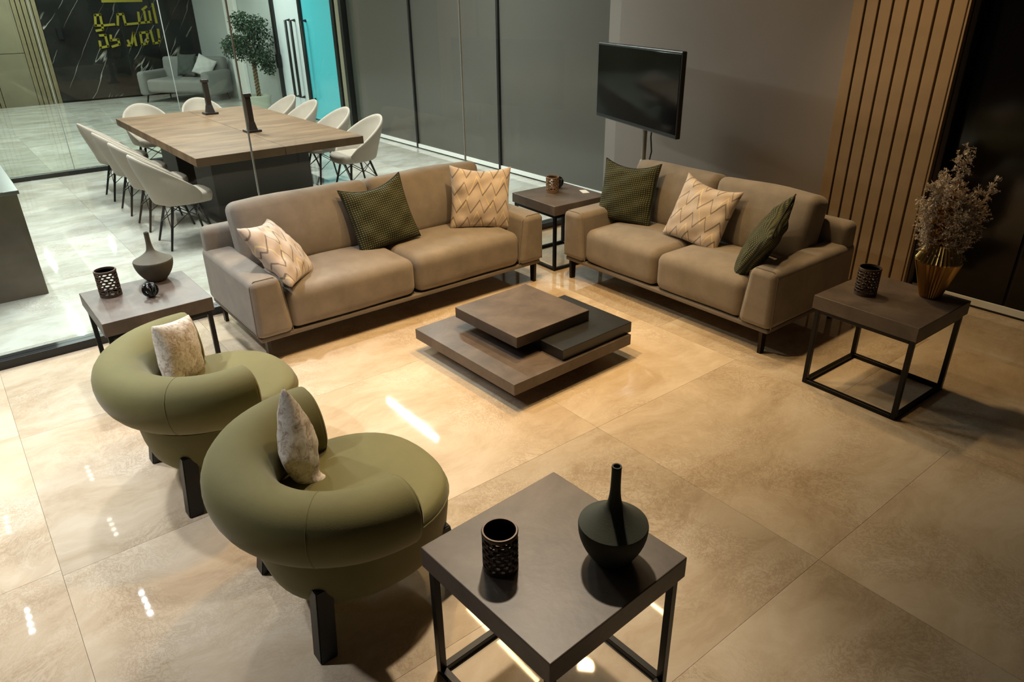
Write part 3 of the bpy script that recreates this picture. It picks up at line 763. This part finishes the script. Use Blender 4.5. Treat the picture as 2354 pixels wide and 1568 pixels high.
box('bracket', (.30, .04, .24), (-.02, -.015, 1.28), 'tv_black', ts, .004)
link('collar', lathe_me('collar', [(.034, .60), (.036, .605), (.036, .70), (.022, .72)], 20), 'chrome_grey', ts)
tag(tube('television_cable', [(pp.x+.12, pp.y-.03, 1.05), (pp.x+.10, pp.y-.02, .92), (pp.x+.10, pp.y, .80), (pp.x+.07, pp.y+.01, .70), (pp.x+.045, pp.y+.02, .62), (pp.x+.05, pp.y+.05, .4), (pp.x+.06, pp.y+.08, .2), (pp.x+.07, pp.y+.10, .012)], .006, 'cable'), 'thin black cable hanging from the television beside its pole', 'cable')

# ------------------------------------------------------------------ dining table and candle holders
dt = thing('dining_table', 'large rectangular brown dining table behind the glass partition', 'dining table', (-8.01, 2.50, 0))
for s in (-1, 1): link('table_top', box_me('table_top', (2.987, .7975, .075), .004, 2), 'dining_wood', dt, (0, s*.40, .7225))
for s in (-1, 1):
    box('pedestal', (.60, 1.0, .66), (s*.62-.1, 0, .345), 'pedestal_wood', dt, .006)
    box('apron', (.16, 1.16, .06), (s*1.1, 0, .655), 'dining_wood', dt, .004)
box('foot_plate', (2.1, 1.1, .015), (-.1, 0, .0075), 'pedestal_wood', dt, .003)
def candle(label, x, y, H, sc=1):
    t = thing('candle_pillar', label, 'candle holder', (x, y, .76))
    bm = bmesh.new(); bm_box(bm, (.15*sc, .15*sc, .022), (0, 0, .011)); bmesh.ops.bevel(bm, geom=bm.edges[:], offset=.004, segments=2, affect='EDGES')
    link('base', from_bm('base', bm, 40), 'candle_wood', t)
    def frus(name, a0, a1, z0_, z1_):
        bm = bmesh.new(); v_ = bm_box(bm, (1, 1, 1))
        for q in v_:
            k = (a0 if q.co.z < 0 else a1)*sc; q.co.x *= k; q.co.y *= k; q.co.z = z0_ if q.co.z < 0 else z1_
        link(name, from_bm(name, bm), 'candle_wood', t)
    frus('lower_block', .088, .058, .022, .10*H/.37); frus('shaft', .054, .052, .10*H/.37, H-.03); frus('cap', .075, .07, H-.03, H)
    return t
candle('dark wooden pillar candle holder on the dining table nearer the sofa', -7.51, 2.565, .372)
candle('dark wooden pillar candle holder on the dining table farther from the sofa', -9.07, 2.64, .385)

# ------------------------------------------------------------------ dining chairs
def make_chair():
    t = thing('dining_chair', 'x', 'chair')
    # shell: wraps the back and sides, rim falls from the back towards the seat front (front is local +y)
    bm = bmesh.new(); nu, nv = 36, 9; G = []
    for i in range(nu+1):
        th = -1 + 2*i/nu; ang = th*R(128); row = []
        f = abs(th)
        top = .47 + .335*(math.cos(min(1, f*.92)*math.pi)*.5+.5)**.85 + .02
        if f > .86: top -= (f-.86)/.14*.045
        for j in range(nv+1):
            v = j/nv; z = .385 + (top-.385)*v
            rad = .205 + .075*min(1, (z-.385)/.34)**.75
            bx = rad*1.0*math.sin(ang); by = -rad*math.cos(ang) + .0
            if by > 0: by *= 1.05
            by -= .055*max(0, (z-.5)/.34)*max(0, math.cos(ang))
            row.append(bm.verts.new((bx, by, z)))
        G.append(row)
    for i in range(nu):
        for j in range(nv): bm.faces.new((G[i][j], G[i+1][j], G[i+1][j+1], G[i][j+1]))
    sh = link('shell', from_bm('shell', bm, 180), 'chair_shell', t)
    so = sh.modifiers.new('solid', 'SOLIDIFY'); so.thickness = .028; so.offset = 0
    sb = sh.modifiers.new('sub', 'SUBSURF'); sb.levels = 1; sb.render_levels = 1
    me = rcube_me('seat', (.40, .45, .085), .038, (.01, .01, .012), 4, 4)
    for v_ in me.vertices:
        k = 1 - .16*max(0, -v_.co.y/.22) ; v_.co.x *= k
        rr = math.hypot(v_.co.x/.20, v_.co.y/.225)
        if rr > 1: v_.co.x /= rr**.55; v_.co.y /= rr**.55
    link('seat', me, 'chair_shell', t, (0, .045, .415))
    for sx in (-1, 1):
        for sy in (-1, 1):
            tube('leg', [(sx*.12, .01+sy*.11, .375), (sx*.205, .0+sy*.205, .0)], [.0135, .0095], 'black_metal', t, 8)
    bm = bmesh.new()
    for a, b_ in (((-1, -1), (1, -1)), ((1, -1), (1, 1)), ((1, 1), (-1, 1)), ((-1, 1), (-1, -1))):
        p = Vector((a[0]*.165, a[1]*.16, .18)); q = Vector((b_[0]*.125, b_[1]*.115, .36)); tube_bm(bm, [p, q], .004, 6)
        p = Vector((b_[0]*.165, b_[1]*.16, .18)); q = Vector((a[0]*.125, a[1]*.115, .36)); tube_bm(bm, [p, q], .004, 6)
    link('wire_brace', from_bm('wire_brace', bm, 60), 'black_metal', t)
    return t
proto = make_chair(); GR = 'pale dining chairs around the brown table'
CH = [(-6.745, 1.56, 0, 'pale shell dining chair on the counter side of the table, nearest the sofa'),
      (-7.47, 1.56, 0, 'pale shell dining chair on the counter side, second from the sofa'),
      (-8.19, 1.56, 0, 'pale shell dining chair on the counter side, third from the sofa'),
      (-8.95, 1.56, 0, 'pale shell dining chair on the counter side, fourth and farthest from the sofa'),
      (-7.28, 3.57, 180, 'pale shell dining chair on the grey panel side, nearest the sofa'),
      (-8.05, 3.57, 180, 'pale shell dining chair on the grey panel side, second from the sofa'),
      (-8.95, 3.58, 180, 'pale shell dining chair on the grey panel side, third from the sofa'),
      (-9.62, 3.58, 180, 'pale shell dining chair on the grey panel side, fourth, before the entrance doors'),
      (-9.88, 2.12, -90, 'pale shell dining chair at the far table end, on the counter side'),
      (-9.95, 2.84, -90, 'pale shell dining chair at the far table end, behind the farther candle pillar')]
for i, (x, y, a, lb) in enumerate(CH):
    o = proto if i == 0 else copy_tree(proto)
    o.location = (x, y, 0); o.rotation_euler = (0, 0, R(a)); tag(o, lb, 'chair', GR)

# ------------------------------------------------------------------ counter at the left edge
kc = thing('counter', 'dark stone clad counter with grey top at the left edge behind the glass', 'counter', (-7.0, -.55, 0))
box('body', (1.75, 1.80, .762), (0, 0, .381), 'counter_stone', kc, .004); box('worktop', (1.78, 1.83, .028), (0, 0, .776), 'counter_top', kc, .004)

# ------------------------------------------------------------------ lobby: sofa, cushions, plant, sign
ls = thing('lobby_sofa', 'light grey upholstered sofa in the lobby by the dark marble wall', 'sofa', (-16.95, 4.55, 0), R(38))
link('seat', rcube_me('seat', (1.35, .75, .26), .06), 'lobby_sofa', ls, (0, -.02, .33))
link('backrest', rcube_me('backrest', (1.5, .22, .62), .07), 'lobby_sofa', ls, (0, .40, .55), (R(-8), 0, 0))
for s in (-1, 1): link('armrest', rcube_me('armrest', (.18, .88, .48), .07), 'lobby_sofa', ls, (s*.76, 0, .38))
for sx in (-1, 1):
    for sy in (-1, 1): tube('leg', [(sx*.70, sy*.34, .22), (sx*.74, sy*.38, 0)], [.02, .013], 'black_metal', ls)
pillow('lobby_cushion', 'dark grey green cushion on the grey lobby sofa', 'lobby_cushion_dark', .46, .16, (-17.18, 4.70, .70), (.55, -.75, .3), 0, 21)
pillow('lobby_cushion', 'pale folded cushion on the grey lobby sofa', 'lobby_cushion_white', .42, .15, (-16.70, 4.92, .68), (.75, -.6, .35), 25, 22)

ft = thing('potted_ficus', 'bushy ficus tree with braided trunk in a white pot by the entrance doors', 'potted plant', (-13.95, 5.0, 0))
link('pot', lathe_me('pot', [(.15, 0), (.17, .01), (.215, .30), (.225, .31), (.225, .34), (.20, .34), (.19, .30), (.02, .30)], 32), 'pot_white', ft)
link('soil', lathe_me('soil', [(.192, .29), (.001, .305)], 24), 'soil', ft)
for k in range(3):
    pts = [(.028*math.cos(a_*1.9+k*2.094), .028*math.sin(a_*1.9+k*2.094), .28+.052*a_) for a_ in [i*.5 for i in range(30)]]
    tube('trunk', pts, .018, 'bark', ft, 8)
rnd = random.Random(3)
bm = bmesh.new(); blobs = [(0, 0, 1.25, .40, .40, .34), (.10, .05, 1.52, .28, .28, .22), (-.2, -.22, 1.18, .24, .26, .2), (.12, .12, 1.0, .30, .22, .20), (-.05, -.1, 1.62, .2, .2, .16), (.05, -.34, 1.22, .2, .2, .16), (.15, .22, .84, .12, .12, .16)]
for (x, y, z, a, b_, c) in blobs:
    for _ in range(int(1500*(a*b_*c/.054)**.6)):
        d = Vector((rnd.gauss(0, 1), rnd.gauss(0, 1), rnd.gauss(0, 1))).normalized()*rnd.uniform(.35, 1.08)
        p = Vector((x+d.x*a, y+d.y*b_, z+d.z*c))
        e = Vector((rnd.gauss(0, 1), rnd.gauss(0, 1), rnd.gauss(-.5, .6))).normalized(); s_ = e.cross(Vector((rnd.gauss(0, 1), rnd.gauss(0, 1), rnd.gauss(0, 1)))).normalized()
        L_ = rnd.uniform(.04, .075); W_ = L_*.24
        nn = e.cross(s_)*L_*.08
        a1 = bm.verts.new(p); a2 = bm.verts.new(p+e*L_*.5+s_*W_+nn); a3 = bm.verts.new(p+e*L_); a4 = bm.verts.new(p+e*L_*.5-s_*W_+nn)
        bm.faces.new((a1, a2, a3)); bm.faces.new((a1, a3, a4))
fo = link('foliage', from_bm('foliage', bm), 'leaf', ft); fo['kind'] = 'stuff'
bm = bmesh.new()
for (x, y, z, a, b_, c) in blobs: tube_bm(bm, [(0, 0, .98), (x*.5, y*.5, (z+1)/2), (x, y, z)], [.014, .010, .005], 6)
link('branches', from_bm('branches', bm, 60), 'bark', ft)

# sign on the dark marble: each letter a part, strokes placed from the photograph on the wall plane
SX = MX + .035
sg = thing('wall_sign', 'yellow gold lettered sign with Arabic and Latin name on the dark marble wall', 'sign', (SX, 4.0, 1.4))
def zp(x, y): q = px2(200+x*200/2354, y*120/1412, X=SX); return Vector((0, q.y-4.0, q.z-1.4))
def letter(name, strokes, wd=.045):
    bm = bmesh.new()
    for st_ in strokes:
        P = [zp(*q) for q in st_]
        for a, b_ in zip(P[:-1], P[1:]):
            d = (b_-a); L_ = d.length; d.normalize(); n_ = Vector((1, 0, 0)); s_ = n_.cross(d)
            M = Matrix((n_, d, s_)).transposed()
            bm_box(bm, (.02, L_+wd*.8, wd), (a+b_)/2, M)
    link(name, from_bm(name, bm), 'sign_gold', sg)
letter('letter_waw', [[(215, 410), (350, 400), (410, 690), (235, 690), (215, 410)], [(410, 690), (735, 660)], [(410, 690), (430, 800), (260, 830)]])
letter('letter_meem', [[(835, 670), (830, 390), (970, 380), (1045, 660), (1420, 625)]])
letter('letter_seen', [[(1420, 620), (1385, 340)], [(1420, 620), (1730, 590), (1680, 310)], [(1595, 600), (1545, 310)]])
letter('letter_alef', [[(1770, 110), (1880, 610)], [(1500, 260), (1600, 180)]])
letter('letter_a', [[(350, 960), (490, 950), (570, 1250), (370, 1290), (340, 1120)]])
letter('letter_s', [[(640, 960), (650, 1090), (840, 1070), (880, 1200), (690, 1260)]])
letter('letter_m', [[(1110, 1230), (1200, 1220), (1255, 890), (1330, 1220)], [(1110, 1100), (1140, 1170)]])
letter('letter_o', [[(1440, 890), (1610, 870), (1650, 1080), (1610, 1180), (1490, 1200), (1440, 890)]])
letter('letter_u', [[(1720, 830), (1810, 1170), (1950, 1150), (1960, 1060), (1920, 800)]])
bm = bmesh.new(); a, b_ = zp(400, 70), zp(1500, 50)
bm_box(bm, (.02, (b_-a).length, .30), (a+b_)/2 + Vector((0, 0, .15))); link('emblem', from_bm('emblem', bm), 'sign_gold', sg)

# ------------------------------------------------------------------ ceiling lamps
for i, (x, y, L, pw, col) in enumerate(STRIPS):
    zone = 'lounge' if x > -4.9 else ('dining room' if x > -10.5 else 'lobby')
    o = box('linear_lamp', (L+.06, .07, .05), (x, y, CEIL-.0255), 'lamp_housing', None, .003)
    tag(o, 'slim black linear ceiling lamp above the '+zone, 'lamp', 'linear ceiling lamps of the '+zone)
for (x, y, t_, pw, col, cone) in SPOTS:
    o = thing('downlight', 'small round recessed downlight in the lounge ceiling', 'lamp', (x, y, CEIL), 0, 'lounge downlights')
    link('housing', lathe_me('housing', [(.045, -.012), (.06, -.012), (.062, 0), (.045, 0), (.045, -.012)], 24), 'lamp_housing', o)
for (x, y) in CLUSTERS:
    o = thing('spot_row', 'black ceiling fixture with a row of small lamps above the counter', 'lamp', (x, y, CEIL), 0, 'rows of small lamps above the counter')
    box('housing', (.44, .09, .045), (0, 0, -.0235), 'lamp_housing', o, .003)
    for k in range(4): link('lens', lathe_me('lens', [(.001, -.049), (.024, -.049), (.024, -.046)], 16), 'lamp_lens', o, (-.15+.1*k, 0, 0))
